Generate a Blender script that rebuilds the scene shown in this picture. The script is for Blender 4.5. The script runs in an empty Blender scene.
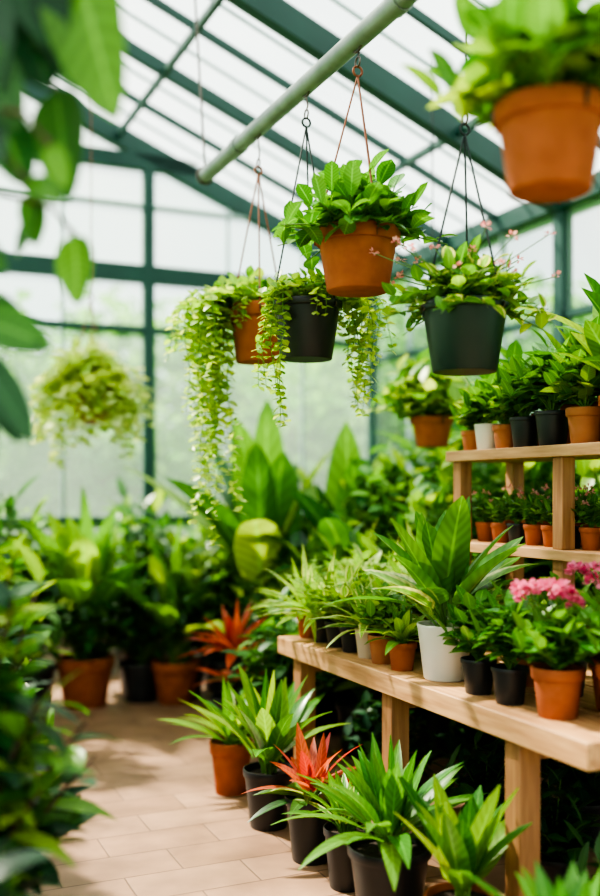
import bpy, math, random
from mathutils import Vector as V, Matrix
R=random.Random(7)
TH=math.radians(24.0)
CS,SN=math.cos(TH),math.sin(TH)
Z=V((0,0,1))
scene=bpy.context.scene
def B(v,u,z=0.0):            # greenhouse frame (across, along, up) -> world
    return V((v*CS-u*SN, v*SN+u*CS, z))

# ------------------------------------------------------------------ materials
def newmat(name):
    m=bpy.data.materials.new(name); m.use_nodes=True
    nt=m.node_tree; nt.nodes.clear()
    out=nt.nodes.new('ShaderNodeOutputMaterial')
    return m,nt,out
def N(nt,t,**kw):
    n=nt.nodes.new(t)
    for k,v in kw.items(): setattr(n,k,v)
    return n
def c4(c): return (c[0],c[1],c[2],1)
def mixc(nt,fac,a,b,bt='MIX'):
    n=N(nt,'ShaderNodeMix',data_type='RGBA',blend_type=bt)
    for sock,val in ((n.inputs[0],fac),(n.inputs[6],a),(n.inputs[7],b)):
        if hasattr(val,'is_linked') or isinstance(val,bpy.types.NodeSocket): nt.links.new(val,sock)
        elif isinstance(val,(int,float)): sock.default_value=val
        else: sock.default_value=c4(val)
    return n.outputs[2]
def simple(name,c,c2=None,rough=.6,scale=8,bump=0.0,metal=0,stretch=None,spec=.5,detail=4):
    m,nt,out=newmat(name)
    p=N(nt,'ShaderNodeBsdfPrincipled'); p.inputs['Roughness'].default_value=rough
    p.inputs['Metallic'].default_value=metal; p.inputs['Specular IOR Level'].default_value=spec
    tc=N(nt,'ShaderNodeTexCoord'); mp=N(nt,'ShaderNodeMapping')
    if stretch: mp.inputs['Scale'].default_value=stretch
    nt.links.new(tc.outputs['Object'],mp.inputs[0])
    nz=N(nt,'ShaderNodeTexNoise'); nz.inputs['Scale'].default_value=scale; nz.inputs['Detail'].default_value=detail
    nt.links.new(mp.outputs[0],nz.inputs['Vector'])
    rmp=N(nt,'ShaderNodeMapRange'); rmp.inputs[1].default_value=.3; rmp.inputs[2].default_value=.7
    nt.links.new(nz.outputs['Fac'],rmp.inputs[0])
    col=mixc(nt,rmp.outputs[0],c,c2 or [x*.75 for x in c])
    nt.links.new(col,p.inputs['Base Color'])
    if bump:
        b=N(nt,'ShaderNodeBump'); b.inputs['Strength'].default_value=bump; b.inputs['Distance'].default_value=.01
        nt.links.new(nz.outputs['Fac'],b.inputs['Height']); nt.links.new(b.outputs[0],p.inputs['Normal'])
    nt.links.new(p.outputs[0],out.inputs[0])
    return m
def leafmat(name,c1,c2,edge=None,edge_at=.62,rib=None,trans=.38,rough=.38,tm=(1.5,1.35,.75)):
    m,nt,out=newmat(name)
    g=N(nt,'ShaderNodeNewGeometry')
    col=mixc(nt,g.outputs['Random Per Island'],c1,c2)
    uv=N(nt,'ShaderNodeUVMap'); sep=N(nt,'ShaderNodeSeparateXYZ'); nt.links.new(uv.outputs[0],sep.inputs[0])
    s=N(nt,'ShaderNodeMath',operation='SUBTRACT'); nt.links.new(sep.outputs[0],s.inputs[0]); s.inputs[1].default_value=.5
    a=N(nt,'ShaderNodeMath',operation='ABSOLUTE'); nt.links.new(s.outputs[0],a.inputs[0])
    d=N(nt,'ShaderNodeMath',operation='MULTIPLY'); nt.links.new(a.outputs[0],d.inputs[0]); d.inputs[1].default_value=2
    if edge:
        nz=N(nt,'ShaderNodeTexNoise'); nz.inputs['Scale'].default_value=40
        ad=N(nt,'ShaderNodeMath',operation='MULTIPLY_ADD'); nt.links.new(nz.outputs['Fac'],ad.inputs[0]); ad.inputs[1].default_value=.5
        nt.links.new(d.outputs[0],ad.inputs[2])
        mr=N(nt,'ShaderNodeMapRange'); mr.inputs[1].default_value=edge_at+.2; mr.inputs[2].default_value=edge_at+.32
        nt.links.new(ad.outputs[0],mr.inputs[0])
        col=mixc(nt,mr.outputs[0],col,edge)
    # side veins
    wv=N(nt,'ShaderNodeMath',operation='MULTIPLY_ADD'); nt.links.new(sep.outputs[1],wv.inputs[0]); wv.inputs[1].default_value=60
    dm=N(nt,'ShaderNodeMath',operation='MULTIPLY'); nt.links.new(d.outputs[0],dm.inputs[0]); dm.inputs[1].default_value=-9
    nt.links.new(dm.outputs[0],wv.inputs[2])
    sn=N(nt,'ShaderNodeMath',operation='SINE'); nt.links.new(wv.outputs[0],sn.inputs[0])
    m5=N(nt,'ShaderNodeMapRange'); m5.inputs[1].default_value=-1; m5.inputs[2].default_value=1; m5.inputs[3].default_value=.86; m5.inputs[4].default_value=1.1
    nt.links.new(sn.outputs[0],m5.inputs[0])
    vs=N(nt,'ShaderNodeVectorMath',operation='SCALE'); nt.links.new(col,vs.inputs[0]); nt.links.new(m5.outputs[0],vs.inputs['Scale']); col=vs.outputs[0]
    mr=N(nt,'ShaderNodeMapRange'); mr.inputs[1].default_value=.03; mr.inputs[2].default_value=.12
    mr.inputs[3].default_value=.55; mr.inputs[4].default_value=0
    nt.links.new(d.outputs[0],mr.inputs[0])
    ribc=rib or [min(1,x*1.8+.03) for x in c2]
    col=mixc(nt,mr.outputs[0],col,ribc)
    p=N(nt,'ShaderNodeBsdfPrincipled'); p.inputs['Roughness'].default_value=rough
    nt.links.new(col,p.inputs['Base Color'])
    t=N(nt,'ShaderNodeBsdfTranslucent')
    tc=mixc(nt,1.0,col,tm,'MULTIPLY'); nt.links.new(tc,t.inputs[0])
    mx=N(nt,'ShaderNodeMixShader'); mx.inputs[0].default_value=trans
    nt.links.new(p.outputs[0],mx.inputs[1]); nt.links.new(t.outputs[0],mx.inputs[2])
    nt.links.new(mx.outputs[0],out.inputs[0])
    return m
def glassmat(name,haze,tint=(.97,1,.99),hcol=(.92,.97,.97)):
    m,nt,out=newmat(name)
    tr=N(nt,'ShaderNodeBsdfTransparent'); tr.inputs[0].default_value=c4(tint)
    tl=N(nt,'ShaderNodeBsdfTranslucent'); tl.inputs[0].default_value=c4(hcol)
    df=N(nt,'ShaderNodeBsdfDiffuse'); df.inputs[0].default_value=c4(hcol)
    m1=N(nt,'ShaderNodeMixShader'); m1.inputs[0].default_value=.3
    nt.links.new(tl.outputs[0],m1.inputs[1]); nt.links.new(df.outputs[0],m1.inputs[2])
    m2=N(nt,'ShaderNodeMixShader')
    tc=N(nt,'ShaderNodeTexCoord'); nz=N(nt,'ShaderNodeTexNoise'); nz.inputs['Scale'].default_value=.9; nz.inputs['Detail'].default_value=3
    nt.links.new(tc.outputs['Object'],nz.inputs['Vector'])
    mr=N(nt,'ShaderNodeMapRange'); mr.inputs[1].default_value=.3; mr.inputs[2].default_value=.7
    mr.inputs[3].default_value=haze*.75; mr.inputs[4].default_value=haze*1.25
    nt.links.new(nz.outputs['Fac'],mr.inputs[0]); nt.links.new(mr.outputs[0],m2.inputs[0])
    nt.links.new(tr.outputs[0],m2.inputs[1]); nt.links.new(m1.outputs[0],m2.inputs[2])
    nt.links.new(m2.outputs[0],out.inputs[0])
    return m

M={}
M['terra']=simple('terracotta',(.42,.125,.052),(.31,.085,.036),rough=.85,scale=14,bump=.15,spec=.3)
M['terra2']=simple('terracotta_dusty',(.48,.19,.09),(.36,.13,.06),rough=.85,scale=10,bump=.15,spec=.3)
M['black']=simple('black_plastic',(.014,.016,.019),(.022,.024,.028),rough=.42,scale=6)
M['dgreen']=simple('dark_green_plastic',(.004,.022,.017),(.008,.030,.023),rough=.4,scale=6)
M['white']=simple('white_ceramic',(.80,.78,.75),(.74,.72,.68),rough=.35,scale=5)
M['cream']=simple('cream_ceramic',(.66,.54,.41),(.60,.48,.36),rough=.5,scale=8)
M['soil']=simple('soil',(.035,.02,.012),(.015,.009,.006),rough=.95,scale=60,bump=.8)
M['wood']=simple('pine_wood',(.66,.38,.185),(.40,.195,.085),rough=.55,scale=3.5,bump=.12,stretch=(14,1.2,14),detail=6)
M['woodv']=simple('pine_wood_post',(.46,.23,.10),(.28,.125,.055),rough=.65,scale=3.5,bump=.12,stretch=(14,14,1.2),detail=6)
M['frame']=simple('green_painted_steel',(.006,.048,.039),(.009,.062,.050),rough=.5,scale=4)
M['alu']=simple('aluminium_bar',(.36,.46,.46),(.30,.40,.40),rough=.4,scale=6,metal=.3)
M['pipe']=simple('galvanised_pipe',(.26,.30,.28),(.17,.21,.19),rough=.42,scale=9,metal=.55,bump=.1)
M['cordd']=simple('dark_cord',(.012,.028,.028),(.01,.02,.02),rough=.7,scale=30)
M['cordr']=simple('leather_cord',(.28,.085,.04),(.18,.05,.025),rough=.7,scale=30)
M['metal']=simple('hook_steel',(.14,.12,.10),(.10,.08,.07),rough=.35,scale=30,metal=.8)
M['stem']=simple('green_stem',(.13,.26,.05),(.09,.18,.04),rough=.6,scale=20)
M['bark']=simple('bark',(.12,.075,.045),(.06,.04,.025),rough=.9,scale=25,bump=.6)
M['conc']=simple('concrete_plinth',(.40,.37,.33),(.30,.28,.25),rough=.9,scale=12,bump=.3)
M['lawn']=simple('lawn',(.12,.26,.06),(.07,.18,.04),rough=.95,scale=3)
M['glassr']=glassmat('roof_polycarbonate',.34,hcol=(.90,.97,.99))
M['glassw']=glassmat('wall_glass_hazy',.20,tint=(.96,1,.975),hcol=(.72,.93,.80))
M['lime']=leafmat('leaf_lime',(.33,.49,.055),(.17,.36,.04),trans=.48)
M['limep']=leafmat('leaf_pale',(.48,.60,.17),(.34,.50,.10),trans=.45)
M['mid']=leafmat('leaf_mid',(.055,.20,.028),(.14,.33,.042),trans=.42)
M['glossy']=leafmat('leaf_glossy',(.042,.18,.028),(.12,.32,.048),rough=.25,trans=.34)
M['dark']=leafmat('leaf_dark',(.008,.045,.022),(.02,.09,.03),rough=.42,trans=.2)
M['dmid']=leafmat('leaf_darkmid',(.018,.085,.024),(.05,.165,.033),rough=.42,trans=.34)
M['varie']=leafmat('leaf_variegated',(.06,.21,.035),(.12,.32,.05),edge=(.52,.63,.25),edge_at=.55)
M['varl']=leafmat('leaf_variegated_light',(.14,.34,.055),(.24,.44,.075),edge=(.64,.70,.30),edge_at=.6)
M['dief']=leafmat('leaf_dieffenbachia',(.08,.27,.045),(.15,.36,.06),rib=(.50,.62,.24),trans=.42,rough=.3)
M['red']=leafmat('leaf_red',(.46,.045,.035),(.32,.035,.035),trans=.4)
M['coral']=leafmat('leaf_coral',(.60,.12,.07),(.46,.12,.06),trans=.4)
M['pink']=leafmat('petal_pink',(.70,.08,.22),(.84,.24,.38),trans=.35,rough=.6,tm=(1.2,1.1,1.2))
M['pinkp']=leafmat('petal_pale_pink',(.78,.24,.26),(.86,.48,.42),trans=.35,rough=.6,tm=(1.2,1.1,1.1))
M['haze']=leafmat('outdoor_leaf',(.08,.27,.06),(.17,.38,.10),trans=.4,rough=.7)
M['ivory']=leafmat('leaf_ivory',(.66,.74,.42),(.50,.62,.26),trans=.4,rough=.5)

# ------------------------------------------------------------------ mesh builder
class MB:
    def __init__(s): s.v=[];s.f=[];s.m=[];s.uv=[];s.mats=[]
    def mi(s,k):
        if k not in s.mats: s.mats.append(k)
        return s.mats.index(k)
    def face(s,idx,k,uv=None):
        s.f.append(idx); s.m.append(s.mi(k))
        if uv is None: uv=[(.3,.5)]*len(idx)
        for a in uv: s.uv+= [a[0],a[1]]
    def mesh(s,name,ang=50):
        me=bpy.data.meshes.new(name)
        me.from_pydata(s.v,[],s.f)
        for k in s.mats: me.materials.append(M[k])
        me.polygons.foreach_set('material_index',s.m)
        uvl=me.uv_layers.new(name='UVMap'); uvl.data.foreach_set('uv',s.uv)
        me.polygons.foreach_set('use_smooth',[True]*len(s.f))
        me.update()
        try: me.set_sharp_from_angle(angle=math.radians(ang))
        except Exception: pass
        return me
    def obj(s,name,loc=(0,0,0),rz=0.0,ang=50):
        return place(s.mesh(name,ang),name,loc,rz)
def place(me,name,loc,rz=0.0,sc=1.0):
    o=bpy.data.objects.new(name,me); scene.collection.objects.link(o)
    o.location=loc; o.rotation_euler=(0,0,rz)
    if isinstance(sc,(int,float)): sc=(sc,sc,sc)
    o.scale=sc
    return o
PROF={'lance':(.75,.85),'ovate':(.72,.62),'round':(.9,.5),'strap':(.6,.45),'oblong':(.95,.6),'paddle':(1.35,.6)}
def leaf(mb,base,d,L,W,droop=.4,mat='mid',seg=5,fold=.22,prof='ovate',roll=0.,nrm=None,wave=0.):
    a,b=PROF[prof]
    d=V(d).normalized(); base=V(base)
    if nrm is not None: side=d.cross(V(nrm))
    else:
        side=d.cross(Z)
        if side.length<.15: side=d.cross(V((math.cos(R.random()*6.3),math.sin(R.random()*6.3),0)))
    side.normalize()
    if roll: side=Matrix.Rotation(roll,3,d)@side
    pos=base.copy(); st=L/seg; n0=len(mb.v)
    ph=R.random()*6
    for i in range(seg+1):
        t=i/seg
        w=W*.5*max(.04,(math.sin(math.pi*min(1,max(0,t))**a)**b) if 0<t<1 else .04)
        nn=side.cross(d)
        up=nn*(fold*w+wave*W*math.sin(t*9+ph))
        up2=nn*(fold*w+wave*W*math.sin(t*9+ph+2))
        mb.v.append(tuple(pos-side*w+up)); mb.v.append(tuple(pos)); mb.v.append(tuple(pos+side*w+up2))
        d=(d+V((0,0,-droop/seg))).normalized()
        pos=pos+d*st
    for i in range(seg):
        k=n0+i*3; t0=i/seg; t1=(i+1)/seg
        mb.face((k,k+1,k+4,k+3),mat,[(0,t0),(.5,t0),(.5,t1),(0,t1)])
        mb.face((k+1,k+2,k+5,k+4),mat,[(.5,t0),(1,t0),(1,t1),(.5,t1)])
def tube(mb,pts,r0,r1=None,mat='stem',sides=5,closed=False,cap=False):
    if r1 is None: r1=r0
    pts=[V(p) for p in pts]; n=len(pts); n0=len(mb.v)
    for i,p in enumerate(pts):
        if closed: t=pts[(i+1)%n]-pts[i-1]
        else: t=pts[min(n-1,i+1)]-pts[max(0,i-1)]
        if t.length<1e-7: t=Z.copy()
        t.normalize()
        ref=V((1,0,0)) if abs(t.x)<.8 else V((0,1,0))
        a=t.cross(ref).normalized(); b=t.cross(a)
        r=r0+(r1-r0)*i/max(1,n-1)
        for j in range(sides):
            an=2*math.pi*j/sides
            mb.v.append(tuple(p+a*math.cos(an)*r+b*math.sin(an)*r))
    for i in range(n if closed else n-1):
        i2=(i+1)%n
        for j in range(sides):
            j2=(j+1)%sides
            mb.face((n0+i*sides+j,n0+i*sides+j2,n0+i2*sides+j2,n0+i2*sides+j),mat)
    if cap:
        mb.face(tuple(n0+j for j in range(sides))[::-1],mat)
        mb.face(tuple(n0+(n-1)*sides+j for j in range(sides)),mat)
def ring(mb,c,r,tr,mat,axis='x'):
    pts=[]
    for i in range(14):
        a=2*math.pi*i/14
        pts.append(V(c)+(V((0,math.cos(a)*r,math.sin(a)*r)) if axis=='x' else V((math.cos(a)*r,0,math.sin(a)*r)) if axis=='y' else V((math.cos(a)*r,math.sin(a)*r,0))))
    tube(mb,pts,tr,tr,mat,6,closed=True)
def lathe(mb,prof,mat,segs=32,c=(0,0,0)):
    n0=len(mb.v); c=V(c)
    for r,z in prof:
        for j in range(segs):
            a=2*math.pi*j/segs
            mb.v.append((c.x+math.cos(a)*r,c.y+math.sin(a)*r,c.z+z))
    for i in range(len(prof)-1):
        for j in range(segs):
            j2=(j+1)%segs
            mb.face((n0+i*segs+j,n0+i*segs+j2,n0+(i+1)*segs+j2,n0+(i+1)*segs+j),mat)
def box(mb,x0,x1,y0,y1,z0,z1,mat):
    n=len(mb.v)
    for z in (z0,z1):
        for x,y in ((x0,y0),(x1,y0),(x1,y1),(x0,y1)): mb.v.append((x,y,z))
    for f in ((3,2,1,0),(4,5,6,7),(0,1,5,4),(1,2,6,5),(2,3,7,6),(3,0,4,7)):
        mb.face(tuple(n+i for i in f),mat)
def beam(mb,p0,p1,w,h,mat):
    p0=V(p0);p1=V(p1); t=(p1-p0).normalized()
    ref=Z if abs(t.z)<.9 else V((0,1,0))
    a=t.cross(ref).normalized(); b=a.cross(t).normalized(); n=len(mb.v)
    for p in (p0,p1):
        for sa,sb in ((-1,-1),(1,-1),(1,1),(-1,1)):
            mb.v.append(tuple(p+a*sa*w/2+b*sb*h/2))
    for f in ((3,2,1,0),(4,5,6,7),(0,1,5,4),(1,2,6,5),(2,3,7,6),(3,0,4,7)):
        mb.face(tuple(n+i for i in f),mat)
def pot(mb,r,h,mat='terra',style='clay',c=(0,0,0)):
    if style=='clay':
        pr=[(.001,0),(.70*r,0),(.72*r,.015*h),(.895*r,.76*h),(.965*r,.765*h),(.985*r,.78*h),(r,.96*h),(.985*r,.99*h),(.95*r,h),(.91*r,.985*h),(.88*r,.8*h)]
    elif style=='plastic':
        pr=[(.001,0),(.70*r,0),(.72*r,.02*h),(.93*r,.87*h),(.985*r,.875*h),(r,.89*h),(r,.98*h),(.985*r,h),(.95*r,h),(.93*r,.98*h),(.9*r,.8*h)]
    else:
        pr=[(.001,0),(.70*r,0),(.75*r,.03*h),(.97*r,.93*h),(r,.97*h),(.99*r,h),(.95*r,h),(.93*r,.97*h),(.9*r,.8*h)]
    lathe(mb,pr,mat,36,c)
    n=len(mb.v); c=V(c); rings=[(.905*r,.88*h),(.6*r,.90*h),(.25*r,.91*h)]
    for rr,zz in rings:
        for j in range(20):
            a=2*math.pi*j/20; mb.v.append((c.x+math.cos(a)*rr,c.y+math.sin(a)*rr,c.z+zz+R.uniform(-.01,.01)*h))
    mb.v.append((c.x,c.y,c.z+.91*h))
    for i in range(2):
        for j in range(20):
            j2=(j+1)%20
            mb.face((n+i*20+j,n+i*20+j2,n+(i+1)*20+j2,n+(i+1)*20+j),'soil')
    for j in range(20): mb.face((n+40+j,n+40+(j+1)%20,n+60),'soil')
def dirv(az,el): return V((math.cos(az)*math.cos(el),math.sin(az)*math.cos(el),math.sin(el)))
def rosette(mb,c,n,L,W,mat,e0=20,e1=80,droop=.8,pet=0.0,prof='lance',spread=.02,seg=6,fold=.25,wave=0,rs=.2):
    c=V(c)
    for i in range(n):
        t=(i+.5)/n; az=i*2.39996+R.uniform(-.3,.3)
        el=math.radians(e0+(e1-e0)*t+R.uniform(-8,8))
        l=L*(1-.25*t*R.random())*R.uniform(1-rs,1+rs*.5)
        d=dirv(az,el); b=c+V((math.cos(az),math.sin(az),0))*spread*R.random()
        mt=mat if isinstance(mat,str) else R.choice(mat)
        if pet>0:
            pl=pet*R.uniform(.7,1.15)
            d0=dirv(az,min(1.5,el+.35)); e=b+d0*pl
            tube(mb,[b,b+dirv(az,min(1.55,el+.5))*pl*.5,e],.004+.006*L,.003+.004*L,'stem',4)
            b=e
        leaf(mb,b,d,l,W*R.uniform(.8,1.1),droop*R.uniform(.6,1.3),mt,seg,fold,prof,R.uniform(-.3,.3),wave=wave)
def bush(mb,c,rad,H,stems,per,L,W,mat,prof='ovate',droop=.5,stemr=.003,smat='stem',tmin=.3,seg=4,low=.4,fold=.2):
    c=V(c)
    for k in range(stems):
        az=k*2.39996+R.uniform(-.4,.4); q=math.sqrt((k+.5)/stems)
        r=rad*q*R.uniform(.7,1.05); h=H*R.uniform(.8,1.0)*(1-(1-low)*q*q)
        e=c+V((math.cos(az)*r,math.sin(az)*r,h)); m=c+V((math.cos(az)*r*.35,math.sin(az)*r*.35,max(h,.1*H+.04)*.6 if h<0 else h*.6))
        pts=[]
        for i in range(7):
            t=i/6; pts.append(c*(1-t)**2+m*2*t*(1-t)+e*t*t)
        tube(mb,pts,stemr*1.6,stemr*.6,smat,4)
        for j in range(per):
            t=tmin+(1-tmin)*(j+R.random()*.5)/per; t=min(1,t)
            p=c*(1-t)**2+m*2*t*(1-t)+e*t*t
            a2=az+j*2.4+R.uniform(-.4,.4); el=math.radians(R.uniform(0,50))
            if t>.9: el=math.radians(R.uniform(35,75))
            mt=mat if isinstance(mat,str) else R.choice(mat)
            leaf(mb,p,dirv(a2,el),L*R.uniform(.7,1.15),W*R.uniform(.75,1.1),droop*R.uniform(.5,1.5),mt,seg,fold,prof,R.uniform(-.4,.4))
def vines(mb,c,rim,n,lenf,L,mat,step=.028,outf=lambda a:.06,azf=None):
    c=V(c)
    for k in range(n):
        az=azf() if azf else 2*math.pi*(k+R.random())/n
        ln=lenf(az)
        p=c+V((math.cos(az),math.sin(az),0))*rim*R.uniform(.2,.6)
        up=R.uniform(.03,.09); ex=rim+outf(az)*R.uniform(.2,1.3)
        q=c+V((math.cos(az)*ex*.75,math.sin(az)*ex*.75,up)); e=c+V((math.cos(az)*ex,math.sin(az)*ex,-.02))
        pts=[p,(p+q)/2+V((0,0,up*.5)),q,(q+e)/2+V((math.cos(az)*.02,math.sin(az)*.02,.01)),e]; cur=e.copy(); s=0; wob=R.random()*6
        dr=V((R.uniform(-1,1),R.uniform(-1,1),0))*.10
        while s<ln:
            cur=cur+V((math.sin(s*16+wob)*.006,math.cos(s*13+wob)*.006,-step))+dr*step; s+=step; pts.append(cur.copy())
        tube(mb,pts,.0022,.0012,'stem',4)
        acc=[]
        for i in range(len(pts)-1):
            acc.append(pts[i])
            if (pts[i+1]-pts[i]).length>step*1.5: acc.append((pts[i]+pts[i+1])/2)
        acc.append(pts[-1])
        for i,pp in enumerate(acc):
            f=1-.4*i/len(acc)
            for s2 in (0,1):
                a2=az+(i%2)*1.57+s2*3.14+R.uniform(-.6,.6)
                leaf(mb,pp,dirv(a2,R.uniform(-.5,.5)),L*f*R.uniform(.8,1.2),L*.8*f,R.uniform(.1,.9),mat if isinstance(mat,str) else R.choice(mat),3,.15,'round',R.uniform(-.6,.6))
def flowerball(mb,c,r,mat,n=22,pl=None):
    for i in range(n):
        el=math.asin(R.uniform(-.3,1)); az=R.random()*6.283; d=dirv(az,el)
        p=V(c)+d*r*.35
        leaf(mb,p,d,pl or r*.8,(pl or r*.8)*.75,R.uniform(-.5,.6),mat,3,.2,'round',R.uniform(-1,1))
def stalkflower(mb,c,az,h,out,r,mat,n=22):
    c=V(c); e=c+V((math.cos(az)*out,math.sin(az)*out,h))
    tube(mb,[c,c+V((math.cos(az)*out*.4,math.sin(az)*out*.4,h*.6)),e],.003,.002,'stem',4)
    flowerball(mb,e,r,mat,n)

# ------------------------------------------------------------------ building
EV=4.17; EZ=3.35; SL=.42; RV=1.0; LV=2*RV-EV; U0=-2.6; U1=7.8
RZ=EZ+SL*(EV-RV)
def zr(v): return EZ+SL*(EV-v) if v>=RV else EZ+SL*(v-LV)
m,nt,out=newmat('floor_paving')
tc=N(nt,'ShaderNodeTexCoord'); bk=N(nt,'ShaderNodeTexBrick')
nt.links.new(tc.outputs['Object'],bk.inputs['Vector'])
bk.inputs['Scale'].default_value=1; bk.inputs['Brick Width'].default_value=.46; bk.inputs['Row Height'].default_value=.23
bk.inputs['Mortar Size'].default_value=.004; bk.inputs['Mortar Smooth'].default_value=.4
bk.inputs['Color1'].default_value=(.38,.225,.145,1); bk.inputs['Color2'].default_value=(.30,.17,.105,1); bk.inputs['Mortar'].default_value=(.17,.10,.065,1)
nz=N(nt,'ShaderNodeTexNoise'); nz.inputs['Scale'].default_value=5; nz.inputs['Detail'].default_value=6
nt.links.new(tc.outputs['Object'],nz.inputs['Vector'])
mr=N(nt,'ShaderNodeMapRange'); mr.inputs[1].default_value=.25; mr.inputs[2].default_value=.75; mr.inputs[3].default_value=.68; mr.inputs[4].default_value=1.22
nt.links.new(nz.outputs['Fac'],mr.inputs[0])
vm=N(nt,'ShaderNodeVectorMath',operation='SCALE'); nt.links.new(bk.outputs[0],vm.inputs[0]); nt.links.new(mr.outputs[0],vm.inputs['Scale'])
p=N(nt,'ShaderNodeBsdfPrincipled'); p.inputs['Roughness'].default_value=.5
nt.links.new(vm.outputs[0],p.inputs['Base Color'])
bp=N(nt,'ShaderNodeBump'); bp.inputs['Strength'].default_value=.4; bp.inputs['Distance'].default_value=.006; bp.invert=True
nt.links.new(bk.outputs['Fac'],bp.inputs['Height']); nt.links.new(bp.outputs[0],p.inputs['Normal'])
nt.links.new(p.outputs[0],out.inputs[0]); M['floor']=m
b=MB(); box(b,LV-.1,EV+.1,U0-.1,U1+.1,-.12,0,'floor'); b.obj('floor',rz=TH)
b=MB(); box(b,-40,40,-30,60,-.3,-.125,'lawn'); b.obj('lawn_ground',rz=TH)

def side_wall(name,v,s):
    b=MB(); box(b,v-.06,v+.06,U0,U1,0,.35,'conc')
    u=U0
    k=0
    while u<=U1+.01:
        big=(k%4==0)
        w=.09 if big else .035
        box(b,v-w/2,v+w/2,u-w/2,u+w/2,.35,EZ,'frame' if big or k%2==0 else 'alu'); u+=.65; k+=1
    for z,h,mm in ((.37,.06,'frame'),(1.2,.04,'frame'),(2.55,.045,'frame')): box(b,v-.03,v+.03,U0,U1,z,z+h,mm)
    box(b,v-.07,v+.07,U0,U1,EZ-.10,EZ+.03,'frame')
    box(b,v+s*.07,v+s*.2,U0,U1,EZ-.08,EZ+.02,'alu')
    n=len(b.v)
    for pnt in ((v,U0,.35),(v,U1,.35),(v,U1,EZ),(v,U0,EZ)): b.v.append(pnt)
    b.face((n,n+1,n+2,n+3),'glassw')
    return b.obj(name,rz=TH)
side_wall('wall_right',EV,1); side_wall('wall_left',LV,-1)
def gable(name,u):
    b=MB(); box(b,LV,EV,u-.06,u+.06,0,.35,'conc')
    v=EV; k=0
    while v>=LV-.01:
        big=(k%3==0); w=.085 if big else .022
        box(b,v-w/2,v+w/2,u-w/2,u+w/2,.35,zr(v) if v>LV+.1 else EZ,'frame' if big else 'alu'); v-=.676; k+=1
    for z,h,mm in ((.37,.06,'frame'),(1.2,.04,'frame'),(2.70,.05,'frame'),(3.10,.14,'frame'),(3.70,.025,'alu')):
        mv=EV-(z-EZ)/SL if z>EZ else EV
        box(b,2*RV-mv,mv,u-.035,u+.035,z,z+h,mm)
    mv=EV-(4.03-EZ)/SL; box(b,2*RV-mv,mv,u-.045,u+.045,4.0,4.12,'frame')
    n=len(b.v)
    for pnt in ((LV,u,.35),(EV,u,.35),(EV,u,EZ),(RV,u,RZ),(LV,u,EZ)): b.v.append(pnt)
    b.face((n,n+1,n+2,n+3,n+4),'glassw')
    return b.obj(name,rz=TH)
gable('wall_back',U1); gable('wall_front',U0)
b=MB(); u=U0; k=0
while u<=U1+.01:
    if k%4==0: w,h,mm=.09,.15,'frame'
    elif k%4==2: w,h,mm=.05,.09,'frame'
    else: w,h,mm=.028,.05,'frame'
    for ev in (EV,LV): beam(b,(ev,u,EZ-h*.4),(RV,u,RZ-h*.4),w,h,mm)
    u+=.65; k+=1
for u in [U0+.325+.65*i for i in range(16)]:
    for ev in (EV,LV): beam(b,(ev,u,EZ),(RV,u,RZ),.012,.02,'alu')
for v in (3.35,1.89,0.1): 
    beam(b,(v,U0,zr(v)-.07),(v,U1,zr(v)-.07),.035,.045,'frame')
beam(b,(RV,U0,RZ-.03),(RV,U1,RZ-.03),.09,.16,'frame')
for ev in (EV,LV):
    n=len(b.v)
    for pnt in ((ev,U0,EZ+.03),(ev,U1,EZ+.03),(RV,U1,RZ+.03),(RV,U0,RZ+.03)): b.v.append(pnt)
    b.face((n,n+1,n+2,n+3),'glassr')
b.obj('ceiling',rz=TH)

# hanging rail
b=MB(); PV=1.68; PZ=3.1
tube(b,[(PV,-1.0,PZ),(PV,5.03,PZ)],.038,.038,'pipe',20,cap=True)
for u in (0,2.6,5.0):
    ring(b,(PV,u,PZ),.043,.007,'metal','y')
    tube(b,[(PV,u,PZ+.04),(PV,u if u<5 else 5.2,zr(PV)-.1)],.006,.006,'metal',6)
for u in (1.3,2.95,4.5): tube(b,[(PV,u-.03,PZ),(PV,u+.03,PZ)],.043,.043,'pipe',20,cap=True)
b.obj('hanging_rail_pipe',rz=TH)

# ------------------------------------------------------------------ bench + rack
b=MB(); V0,V1,UA,UB=1.85,2.95,2.20,4.42; BH=.75; T=.08
nb=4
ww=(V1-V0-.012*(nb-1))/nb
for i in range(nb):
    x=V0+i*(ww+.012); box(b,x,x+ww,UA,UB,BH-(T if i==0 else .045),BH,'wood')
box(b,V1-.05,V1,UA+.02,UB-.02,BH-.14,BH-.046,'wood')
for u in (4.26,3.40,2.59):
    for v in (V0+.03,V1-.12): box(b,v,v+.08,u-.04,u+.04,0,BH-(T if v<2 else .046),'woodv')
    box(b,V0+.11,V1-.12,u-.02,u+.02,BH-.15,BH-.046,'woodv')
o=b.obj('wooden_plant_bench',rz=TH)
bv=o.modifiers.new('bev','BEVEL'); bv.width=.004; bv.segments=2; bv.limit_method='ANGLE'
b=MB(); S0,S1,SA,SB=2.40,2.78,2.05,3.80
for z,t in ((1.62,.045),(1.225,.04)):
    box(b,S0,S0+.18,SA,SB,z-t,z,'wood'); box(b,S0+.19,S1,SA,SB,z-t,z,'wood')
for u in (3.74,3.05,2.25):
    for v in (S0+.02,S1-.08):
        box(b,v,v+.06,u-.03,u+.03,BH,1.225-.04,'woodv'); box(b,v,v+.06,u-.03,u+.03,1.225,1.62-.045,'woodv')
o=b.obj('wooden_tiered_shelf',rz=TH)
bv=o.modifiers.new('bev','BEVEL'); bv.width=.003; bv.segments=2; bv.limit_method='ANGLE'

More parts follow.
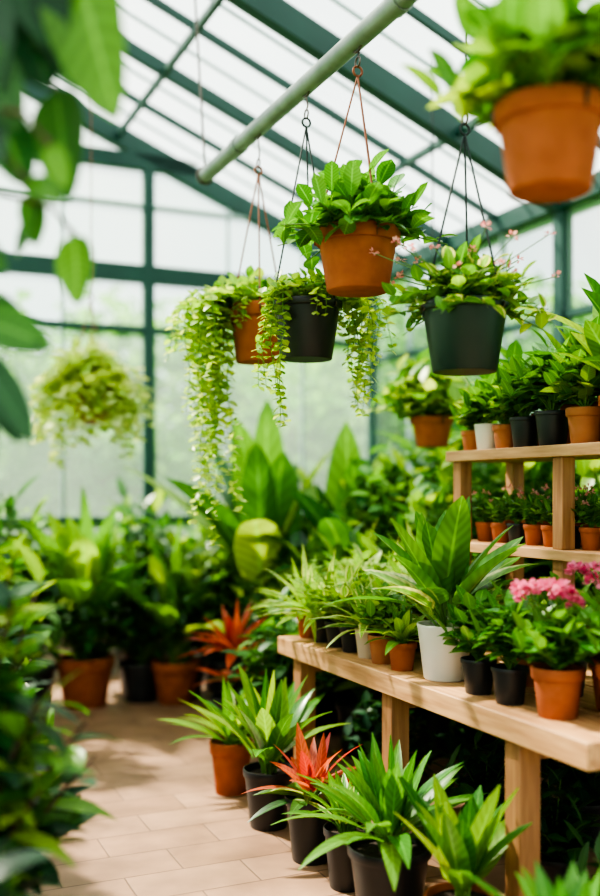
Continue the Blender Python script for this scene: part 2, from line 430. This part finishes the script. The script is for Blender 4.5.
# ------------------------------------------------------------------ plant templates (one mesh each)
def potted(name,r,h,pm,ps,fn):
    b=MB(); pot(b,r,h,pm,ps); fn(b,V((0,0,h*.9))); return b.mesh(name)
def at(me,name,loc,rz=None,sc=1.0): return place(me,name,loc,R.random()*6.28 if rz is None else rz,sc)

# hanging planters ---------------------------------------------------
def hanging(name,loc,r,h,pm,ps,fn,zc,ztop,cm,ringtop=True,az0=.5):
    b=MB(); pot(b,r,h,pm,ps)
    fn(b,V((0,0,h*.9)))
    for k in range(3):
        a=az0+k*2.0944
        e=V((math.cos(a)*r*1.0,math.sin(a)*r*1.0,h*.9))
        tube(b,[e-V((0,0,.03)),e,V((0,0,zc))],.0038,.0038,cm,5)
        ring(b,e,.009,.003,'metal','x')
    ring(b,(0,0,zc+.016),.018,.0045,cm,'y'); ring(b,(0,0,zc+.05),.018,.0035,'metal','x')
    tube(b,[(0,0,zc+.065),(0.006,0,zc+.085),(0,0,ztop-.05)],.0035,.0035,'metal' if ringtop else cm,6)
    if ringtop: ring(b,(0,0,ztop),.047,.005,'metal','x')
    return b.obj(name,loc,TH)
FR=math.radians(-114)   # local azimuth facing the aisle
def f_pep(b,c):
    bush(b,c,.29,.23,32,9,.115,.07,'glossy','paddle',.5,.004,low=.12,seg=5)
    bush(b,c,.38,.12,28,7,.11,.068,['glossy','mid'],'paddle',.8,.004,low=-.35,seg=5,tmin=.45)
hanging('hanging_planter_peperomia',(B(1.68,3.255)+V((0,0,2.175))),.157,.225,'terra','clay',f_pep,.79,.925,'cordr')
LA=math.radians(156); RA=math.radians(-24)  # local azimuths: across the aisle to the left / to the right
def f_vl(b,c):
    vines(b,c,.14,12,lambda a:R.uniform(.02,.06),.05,['lime','lime','limep'],outf=lambda a:.04)
    vines(b,c,.14,13,lambda a:R.uniform(.08,.46),.052,['lime','lime','limep'],outf=lambda a:.15,azf=lambda:R.gauss(RA,.55))
    vines(b,c,.14,5,lambda a:R.uniform(.15,.48),.052,['lime','lime','limep'],outf=lambda a:.05,azf=lambda:R.gauss(LA+.75,.3))
    bush(b,c,.23,.17,28,8,.055,.042,['lime','lime','mid'],'round',.4,.002,low=.2,seg=3)
hanging('hanging_planter_trailing_vine',B(1.68,3.71)+V((0,0,1.98)),.147,.235,'black','plastic',f_vl,.95,1.12,'cordd',az0=1.0)
def f_vt(b,c):
    vines(b,c,.14,8,lambda a:R.uniform(.02,.06),.054,['lime','lime','limep'],outf=lambda a:.04)
    vines(b,c,.14,20,lambda a:R.uniform(.10,.46),.058,['lime','lime','limep'],outf=lambda a:.20,azf=lambda:R.gauss(LA,.5))
    vines(b,c,.14,6,lambda a:R.uniform(.70,1.02),.066,['lime','limep'],outf=lambda a:.12,azf=lambda:R.gauss(LA+.15,.22))
    bush(b,c+V((-.06,.03,0)),.27,.18,36,8,.058,.044,['lime','lime','mid'],'round',.4,.002,low=.2,seg=3)
hanging('hanging_planter_trailing_vine',B(1.68,4.24)+V((0,0,2.03)),.14,.26,'terra','clay',f_vt,.86,1.07,'cordr',az0=.2)
def f_pink(b,c):
    bush(b,c,.28,.20,36,9,.078,.052,['varl','lime','mid','mid'],'ovate',.5,.003,low=.15)
    bush(b,c,.36,.13,28,8,.072,.048,['varl','lime','mid'],'ovate',.8,.003,low=-.6,tmin=.4)
    for i in range(30):
        a=R.random()*6.28; stalkflower(b,c,a,R.uniform(.10,.22),R.uniform(.06,.32),.020,'pinkp',8)
hanging('hanging_planter_begonia',(.56,3.4,1.85),.152,.235,'dgreen','plastic',f_pink,.81,4.25-1.85,'cordd',ringtop=False,az0=.9)
def f_big(b,c):
    bush(b,c,.36,.30,34,9,.13,.08,['mid','lime','glossy'],'ovate',.6,.004,low=.1,seg=5)
hanging('hanging_planter_pothos',(.60,2.4,2.165),.135,.21,'terra','clay',f_big,.75,4.30-2.165,'cordd',ringtop=False)
def f_bk(b,c):
    vines(b,c,.16,50,lambda a:R.uniform(.02,.30)*(1 if R.random()<.85 else 1.6),.11,['limep','ivory'],step=.045,outf=lambda a:.16)
    bush(b,c,.40,.34,50,10,.12,.09,['limep','ivory'],'round',.5,.003,low=.1,seg=3)
hanging('hanging_planter_ivy',(-1.36,6.5,1.88),.16,.22,'terra','clay',f_bk,.8,4.2-1.88,'cordr',ringtop=False)
def f_bk2(b,c): bush(b,c,.40,.36,40,10,.12,.08,['limep','lime','mid'],'ovate',.5,.003,low=.15,seg=3)
hanging('hanging_planter_ivy',(.74,5.6,1.69),.12,.17,'terra','clay',f_bk2,.7,3.9-1.69,'cordd',ringtop=False)

# bench plants --------------------------------------------------------
def g_spiky(mat,n=26,L=.26,W=.03): 
    return lambda b,c: rosette(b,c,n,L,W,mat,14,84,.9,0,'lance',.02,6)
def g_dracaena(mat,n=22,L=.26,W=.055): return lambda b,c: rosette(b,c,n,L,W,mat,10,82,.8,.02,'lance',.02,6,wave=.03)
def g_herb(mat,Rd=.12,H=.20,L=.06,W=.04,st=18,per=8,prof='ovate'): return lambda b,c: bush(b,c,Rd,H,st,per,L,W,mat,prof,.5,.0025,low=.4)
def g_fern(mat,n=14,L=.26):
    def f(b,c):
        for i in range(n):
            az=i*2.4; d=dirv(az,R.uniform(.6,1.4)); p=V(c); pts=[p]
            for k in range(9):
                d=(d+V((0,0,-.12))).normalized(); p=p+d*L/9; pts.append(p.copy())
            tube(b,pts,.002,.001,'stem',4)
            for k in range(1,10):
                s=(pts[k]-pts[k-1]).cross(Z).normalized(); fr=math.sin(math.pi*min(1,.15+k/10.5))
                for sg in (-1,1): leaf(b,pts[k],(s*sg+(pts[k]-pts[k-1]).normalized()*.4),L*.28*fr,.024,.4,mat,3,.1,'lance')
    return f
T_spL=potted('spider_plant_terracotta',.062,.11,'terra','clay',g_spiky(['varl','lime'],46,.34,.036))
T_spB=potted('spider_plant_black',.06,.115,'black','plastic',g_spiky(['lime','varl'],44,.33,.034))
T_fnB=potted('fern_black',.06,.115,'black','plastic',g_fern('lime',30,.34))
T_hbB=potted('herb_black',.062,.12,'black','plastic',g_herb(['mid','glossy'],.14,.23,.085,.052,20,9))
T_hbB2=potted('herb_black_b',.062,.12,'black','plastic',g_herb(['glossy','mid'],.13,.25,.10,.045,20,9,'lance'))
T_hbL=potted('herb_lime',.06,.115,'black','plastic',g_herb(['lime','varl'],.14,.27,.10,.04,22,9,'lance'))
T_drC=potted('dracaena_cream',.058,.12,'cream','smooth',g_dracaena(['varl','varie'],30,.27,.045))
T_drT=potted('dracaena_terracotta',.062,.115,'terra','clay',g_dracaena(['lime','mid'],28,.20,.042))
T_hbT=potted('herb_terracotta',.062,.115,'terra2','clay',g_herb(['lime','mid'],.13,.20,.075,.05,20,9))
T_hbW=potted('herb_white',.062,.12,'white','smooth',g_herb('mid',.13,.22,.085,.055,20,9))
def f_lily(b,c):
    rosette(b,c,14,.40,.125,['dief','dief','mid'],50,88,.4,.12,'ovate',.03,10,.28,.012)
    rosette(b,c,14,.38,.105,['dief','varl','mid'],24,52,.6,.11,'ovate',.03,9,.25,.015)
T_lily=potted('dieffenbachia',.105,.205,'white','smooth',f_lily)
def f_pk(b,c):
    bush(b,c,.17,.20,28,9,.075,.046,['mid','glossy'],'ovate',.5,.003,low=.35)
    for i in range(11): stalkflower(b,c,R.random()*6.28,R.uniform(.20,.27),R.uniform(.01,.13),.031,'pink',26)
T_pk=potted('geranium',.082,.155,'terra','clay',f_pk)
def f_smp(b,c):
    bush(b,c,.08,.12,14,6,.045,.03,'mid','ovate',.5,.002,low=.5,seg=3)
T_smT=potted('seedling_terracotta',.045,.085,'terra','clay',f_smp)
T_smB=potted('seedling_black',.045,.085,'black','plastic',f_smp)
def f_smf(b,c):
    f_smp(b,c)
    for i in range(5): stalkflower(b,c,R.random()*6.28,R.uniform(.09,.14),R.uniform(.01,.06),.016,'pinkp',9)
T_smF=potted('seedling_flower',.045,.085,'terra','clay',f_smf)
def bpl(me,name,u,v=1.975,z=BH,sc=1.0): return at(me,name,B(v,u,z),sc=sc)
bpl(T_spL,'potted_spider_plant',4.33)
bpl(T_spB,'potted_spider_plant',4.17)
bpl(T_fnB,'potted_fern',4.02)
bpl(T_hbL,'potted_herb',3.87,1.97,sc=.95)
bpl(T_drC,'potted_dracaena',3.71,1.965)
bpl(T_hbT,'potted_herb',3.565,1.955)
bpl(T_drT,'potted_dracaena',3.40,1.95,sc=.95)
bpl(T_lily,'potted_dieffenbachia',3.17,2.0)
bpl(T_hbB,'potted_herb',2.90,1.965)
bpl(T_hbB2,'potted_herb',2.72,1.965)
bpl(T_pk,'potted_geranium',2.50,1.985)
bpl(T_pk,'potted_geranium',2.31,2.10,sc=1.2)
for u,me,nm in ((4.25,T_hbL,'potted_herb'),(4.02,T_spL,'potted_spider_plant'),(3.8,T_hbL,'potted_herb'),(3.58,T_spB,'potted_spider_plant'),(3.36,T_hbB,'potted_herb'),(2.95,T_hbT,'potted_herb'),(2.74,T_hbB,'potted_herb'),(2.5,T_pk,'potted_geranium')):
    bpl(me,nm,u,2.22,sc=1.1)
for u,me in ((4.2,T_spB),(3.95,T_hbB2)): bpl(me,'potted_herb',u,2.55,sc=1.3)
def g_up(b,c): rosette(b,c,20,.20,.10,['lime','mid','glossy'],25,85,.5,.10,'ovate',.03,6)
T_up=potted('calathea',.075,.14,'terra','clay',g_up)
for u,me,nm,s in ((3.74,T_hbT,'potted_herb',.8),(3.62,T_hbW,'potted_herb',.95),(3.49,T_hbT,'potted_herb',.9),(3.355,T_hbB,'potted_herb',1.05),(3.18,T_hbB2,'potted_herb',1.15),(2.985,T_hbT,'potted_herb',1.2),(2.78,T_up,'potted_calathea',1.2),(2.58,T_up,'potted_calathea',1.1)):
    bpl(me,nm,u,2.50,1.62,s)
for u,me,s in ((3.66,T_hbB,1.3),(3.42,T_up,1.1),(3.2,T_up,1.35),(2.94,T_up,1.75),(2.7,T_hbB,1.8)): bpl(me,'potted_calathea',u,2.68,1.62,s)
for i in range(13):
    u=3.68-i*.115
    bpl([T_smF,T_smT,T_smB][i%3],'potted_seedling',u,2.53,1.225,1.0)
    if i%2==0: bpl(T_smF,'potted_seedling',u-.03,2.66,1.225,1.1)
# floor row ------------------------------------------------------------
def f_A(b,c): rosette(b,c,26,.34,.055,['lime','mid'],20,84,.8,.03,'lance',.03,7,.25,.02)
def f_B(b,c): rosette(b,c,26,.43,.085,['glossy','mid','lime'],42,88,.75,.06,'lance',.03,8,.25,.02)
def f_C(b,c):
    rosette(b,c,20,.24,.055,['red','coral','coral'],20,85,.6,.05,'lance',.03,6); rosette(b,c,14,.22,.055,['varl','dmid','mid'],5,40,.8,.03,'lance',.03,6)
def f_D(b,c): rosette(b,c,24,.24,.045,['mid','varie'],25,84,.8,.05,'lance',.03,6)
def f_E(b,c): rosette(b,c,38,.33,.065,['glossy','mid','mid'],18,88,.8,.08,'lance',.04,8,.25,.02)
def f_F(b,c): rosette(b,c,20,.34,.085,['mid','glossy','lime'],48,88,.4,.06,'ovate',.03,7,.28,.02)
T_A=potted('aspidistra_terracotta',.105,.25,'terra','clay',f_A)
T_B=potted('peace_lily',.112,.25,'black','plastic',f_B)
T_C=potted('croton',.105,.25,'black','plastic',f_C)
T_D=potted('dracaena_floor',.09,.23,'black','plastic',f_D)
T_E=potted('aglaonema',.142,.26,'black','plastic',f_E)
T_F=potted('bird_nest_fern',.12,.20,'terra','clay',f_F)
at(T_A,'potted_aspidistra',(-.33,4.80,0)); at(T_B,'potted_peace_lily',(-.135,4.32,0),sc=1.0); at(T_C,'potted_croton',(.045,3.93,0))
at(T_D,'potted_dracaena',(.17,3.66,0),sc=.95); at(T_E,'potted_aglaonema',(.30,3.36,0)); at(T_F,'potted_bird_nest_fern',(.50,3.08,0))
at(T_E,'potted_aglaonema',(.66,2.45,0),sc=(1.1,1.1,.86))
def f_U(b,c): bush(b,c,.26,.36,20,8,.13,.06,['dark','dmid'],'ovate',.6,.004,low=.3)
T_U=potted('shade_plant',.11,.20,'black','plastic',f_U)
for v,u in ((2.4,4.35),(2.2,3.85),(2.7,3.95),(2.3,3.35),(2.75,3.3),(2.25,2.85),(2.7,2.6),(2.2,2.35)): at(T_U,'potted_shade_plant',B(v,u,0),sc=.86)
# background -----------------------------------------------------------
def f_shr(m_,H=.95,Rd=.42,L=.17,W=.075,st=26,per=9): return lambda b,c: bush(b,c,Rd,H,st,per,L,W,m_,'ovate',.6,.006,low=.3,seg=4)
T_s1=potted('shrub_a',.16,.28,'terra','clay',f_shr(['mid','dmid'],.75,.40,.15,.07,30,10))
T_s2=potted('shrub_b',.16,.28,'black','plastic',f_shr(['dmid','dmid','mid'],.85,.42,.15,.075,32,10))
T_s3=potted('shrub_c',.17,.30,'black','plastic',f_shr(['dmid','mid','lime'],1.15,.45,.20,.08,34,11))
T_s4=potted('shrub_d',.17,.30,'black','plastic',f_shr(['lime','mid','mid','dmid'],1.5,.52,.16,.08,50,13))
def f_ban(b,c): rosette(b,c,18,.85,.27,['lime','mid','mid','dmid'],42,88,.75,.55,'ovate',.05,9,.2,.02)
T_ban=potted('banana_plant',.19,.34,'black','plastic',f_ban)
def f_ban2(b,c): rosette(b,c,16,.6,.22,['lime','mid','mid'],35,86,.6,.42,'ovate',.05,8,.2,.02)
T_ban2=potted('elephant_ear',.18,.30,'terra','clay',f_ban2)
def f_cord(b,c):
    tube(b,[c,c+V((0,0,.27))],.012,.01,'bark',6)
    rosette(b,c+V((0,0,.27)),32,.32,.06,['coral','red','coral'],5,85,.6,0,'lance',.02,6)
    rosette(b,c+V((0,0,.1)),14,.30,.055,['coral','dmid'],5,45,.6,0,'lance',.02,6)
T_cord=potted('cordyline',.13,.30,'black','plastic',f_cord)
at(T_cord,'potted_cordyline',(-.37,5.6,0),sc=1.0)
for X,Y,me,nm,s in ((-1.43,6.78,T_s1,'potted_shrub',.95),(-1.10,6.9,T_s2,'potted_shrub',.95),(-.80,6.98,T_s2,'potted_shrub',.95),(-1.78,6.6,T_s2,'potted_shrub',1.05),(-2.1,6.3,T_s1,'potted_shrub',1.1),
    (-.48,6.9,T_s3,'potted_shrub',.95),(-.1,6.3,T_s2,'potted_shrub',1.0),(-.08,5.35,T_s2,'potted_shrub',.85),(-1.45,6.75,T_ban2,'potted_elephant_ear',1.1),(-.85,6.85,T_ban2,'potted_elephant_ear',.95),
    (-1.95,6.55,T_s3,'potted_shrub',1.1),(-1.15,7.2,T_s3,'potted_shrub',1.1),(-.25,6.75,T_ban,'potted_banana_plant',1.15),(.35,6.5,T_ban,'potted_banana_plant',1.05),(-.1,7.2,T_s4,'potted_shrub',1.0),(-.6,7.35,T_s4,'potted_shrub',.85),(.1,6.0,T_s3,'potted_shrub',.9),(.5,6.2,T_s4,'potted_shrub',1.05),
    (.85,6.5,T_s4,'potted_shrub',1.25),(1.1,5.9,T_s4,'potted_shrub',1.2),(.35,5.5,T_s3,'potted_shrub',.95),(.80,5.5,T_s4,'potted_shrub',1.0),(1.25,5.3,T_s4,'potted_shrub',1.12),(1.35,5.5,T_s3,'potted_shrub',1.4),(1.6,4.8,T_s4,'potted_shrub',1.12),(1.9,4.3,T_s4,'potted_shrub',1.2),(-1.75,5.6,T_s3,'potted_shrub',.95),(-2.0,5.0,T_s3,'potted_shrub',1.0),(-1.9,4.3,T_s3,'potted_shrub',1.0)):
    at(me,nm,(X,Y,0),sc=s)
# left foreground -------------------------------------------------------
def f_L1(b,c): bush(b,c,.38,1.36,44,13,.18,.065,['dark','dmid','mid','mid','lime'],'lance',.7,.006,'bark',tmin=.25,seg=6,low=.35)
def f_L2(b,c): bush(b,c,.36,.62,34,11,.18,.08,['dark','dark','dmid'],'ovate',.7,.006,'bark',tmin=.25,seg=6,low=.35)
T_L1=potted('ficus_shrub',.17,.28,'terra','clay',f_L1)
T_L2=potted('dark_shrub',.17,.26,'black','plastic',f_L2)
at(T_L1,'potted_ficus_shrub',(-.86,2.45,0)); at(T_L1,'potted_ficus_shrub',(-1.15,3.1,0),sc=1.02); at(T_L1,'potted_ficus_shrub',(-1.5,3.8,0),sc=.98)
at(T_L2,'potted_dark_shrub',(-.74,1.85,0),sc=1.0); at(T_L2,'potted_dark_shrub',(-.92,2.75,0),sc=1.0); at(T_L2,'potted_dark_shrub',(-1.25,3.5,0),sc=.9)
b=MB(); pot(b,.2,.34,'terra','clay')
tx=V((0,0,.3)); 
tube(b,[tx,(0.03,0,1.0),(-.02,0,1.7),(.03,.02,2.6),(.1,0,3.0)],.022,.012,'bark',8)
def br(pts): tube(b,pts,.007,.003,'bark',5)
off=V((-1.0,2.0,0))
lv=[((-.45,2.52),(-.355,2.17),.18,'mid'),((-.57,2.52),(-.50,2.25),.20,'dark'),((-.65,2.43),(-.59,2.18),.18,'dark'),((-.51,2.29),(-.475,2.05),.12,'dmid'),
((-.54,2.06),(-.61,1.95),.06,'dmid'),((-.477,1.99),(-.462,1.84),.085,'mid'),((-.53,2.05),(-.455,2.0),.05,'mid'),((-.64,1.79),(-.505,1.74),.09,'dmid'),
((-.65,1.73),(-.545,1.55),.09,'dark'),((-.66,1.84),(-.555,1.79),.07,'dmid'),((-.64,1.66),(-.58,1.55),.06,'dark'),((-.60,2.2),(-.55,2.06),.10,'dmid'),((-.5,2.58),(-.40,2.40),.15,'dark'),((-.62,2.56),(-.66,2.35),.18,'dark'),((-.57,2.08),(-.56,1.97),.06,'dmid'),
((-.64,2.2),(-.565,2.07),.10,'dark'),((-.53,2.46),(-.46,2.30),.14,'dark'),((-.66,1.95),(-.58,1.88),.06,'dmid'),((-.47,2.1),(-.44,2.02),.05,'mid'),
((-.68,2.35),(-.60,2.12),.15,'dark'),((-.60,2.62),(-.48,2.44),.18,'dark'),((-.66,2.1),(-.60,1.98),.08,'dmid'),((-.67,1.66),(-.60,1.50),.08,'dark'),((-.52,2.38),(-.43,2.24),.12,'dmid'),((-.63,2.30),(-.54,2.14),.12,'dmid')]
for (a0,a1,w,mt) in lv:
    yy=R.uniform(-.12,.12)
    p0=V((a0[0],2.0+yy,a0[1]))-off; p1=V((a1[0],2.0+yy+R.uniform(-.06,.06),a1[1]))-off
    d=p1-p0
    leaf(b,p0,d+V((0,0,.08*d.length)),d.length*1.04,w,.15,mt,10,.25,'ovate',R.uniform(-.5,.5),nrm=(R.uniform(-.3,.3),-1,.25),wave=.02)
    br([p0,p0+V((-.05,0,.06)),(0.0,0,min(2.9,p0.z+.15))])
for i in range(60):
    az=R.uniform(1.9,4.4); h=R.uniform(1.6,3.0); l=R.uniform(.1,.5)
    p=V((math.cos(az)*l,math.sin(az)*l,h))
    leaf(b,p,dirv(az,R.uniform(-.6,.3)),.2,.09,.6,'dmid',6,.22,'ovate',R.uniform(-.4,.4))
    if i%3==0: br([(0,0,h-.15),p])
b.obj('potted_ficus_tree',off)

# outdoor trees ---------------------------------------------------------
def tree(seed):
    b=MB(); tube(b,[(0,0,0),(.05,0,1.2),(0,.05,2.4),(.1,0,3.4)],.14,.05,'bark',8)
    for k in range(9):
        a=k*2.4; tube(b,[(0,0,1.2+k*.2),(math.cos(a)*.7,math.sin(a)*.7,1.8+k*.25),(math.cos(a)*1.2,math.sin(a)*1.2,2.1+k*.25)],.04,.015,'bark',5)
    for i in range(2200):
        az=R.random()*6.283; el=math.asin(R.uniform(-.9,1)); rr=R.uniform(.65,1.0)
        q=1+.22*math.sin(az*3+seed)+.15*math.sin(el*5+az*2)
        p=V((math.cos(az)*math.cos(el)*1.7*rr*q,math.sin(az)*math.cos(el)*1.7*rr*q,2.3+math.sin(el)*1.75*rr*q))
        leaf(b,p,dirv(az+R.uniform(-1,1),R.uniform(-.6,.9)),.34,.2,.3,'haze',2,.2,'round',R.uniform(-1,1))
    return b.mesh('tree')
TT=[tree(0),tree(2)]
for i,(v,u,s) in enumerate(((-1.5,12.6,1.0),(1.2,12.0,.85),(3.6,13.4,1.0),(6.3,12.3,.9),(9,12,1.1),(9.5,9,.95),(10,6,1.1),(9.2,3.2,.9),(12,0,1.1),(7.7,15,1.2),(2.4,10.6,.62),(4.6,10.9,.70),(.2,10.9,.60))):
    at(TT[i%2],'garden_tree',B(v,u,-.125),sc=s)

# ------------------------------------------------------------------ light
w=bpy.data.worlds.new('sky'); scene.world=w; w.use_nodes=True; nt=w.node_tree; nt.nodes.clear()
o=nt.nodes.new('ShaderNodeOutputWorld'); bg=nt.nodes.new('ShaderNodeBackground')
tc=N(nt,'ShaderNodeTexCoord'); nz=N(nt,'ShaderNodeTexNoise'); nz.inputs['Scale'].default_value=2.2; nz.inputs['Detail'].default_value=4
nt.links.new(tc.outputs['Generated'],nz.inputs['Vector'])
mr=N(nt,'ShaderNodeMapRange'); mr.inputs[1].default_value=.35; mr.inputs[2].default_value=.65; nt.links.new(nz.outputs['Fac'],mr.inputs[0])
col=mixc(nt,mr.outputs[0],(.70,.84,.88),(1,1,.98))
nt.links.new(col,bg.inputs[0]); bg.inputs[1].default_value=1.8; nt.links.new(bg.outputs[0],o.inputs[0])
sd=bpy.data.lights.new('sun','SUN'); sd.energy=19; sd.angle=math.radians(4.0); sd.color=(1,.91,.75)
so=bpy.data.objects.new('sun',sd); scene.collection.objects.link(so)
so.rotation_euler=V((-.75,.50,1.05)).to_track_quat('Z','Y').to_euler()

# ------------------------------------------------------------------ camera
cd=bpy.data.cameras.new('camera'); co=bpy.data.objects.new('camera',cd); scene.collection.objects.link(co)
co.location=(0,0,1.45); co.rotation_euler=(math.radians(90),0,0)
cd.sensor_width=36; cd.lens=1000*36/896; cd.shift_y=42/896
cd.dof.use_dof=True; cd.dof.focus_distance=3.75; cd.dof.aperture_fstop=.7
scene.camera=co
scene.view_settings.view_transform='AgX'
scene.view_settings.exposure=0.1
try: scene.view_settings.look='AgX - High Contrast'
except Exception as e: print('look',e)
print('polys',sum(len(o.data.polygons) for o in scene.objects if o.type=='MESH'))
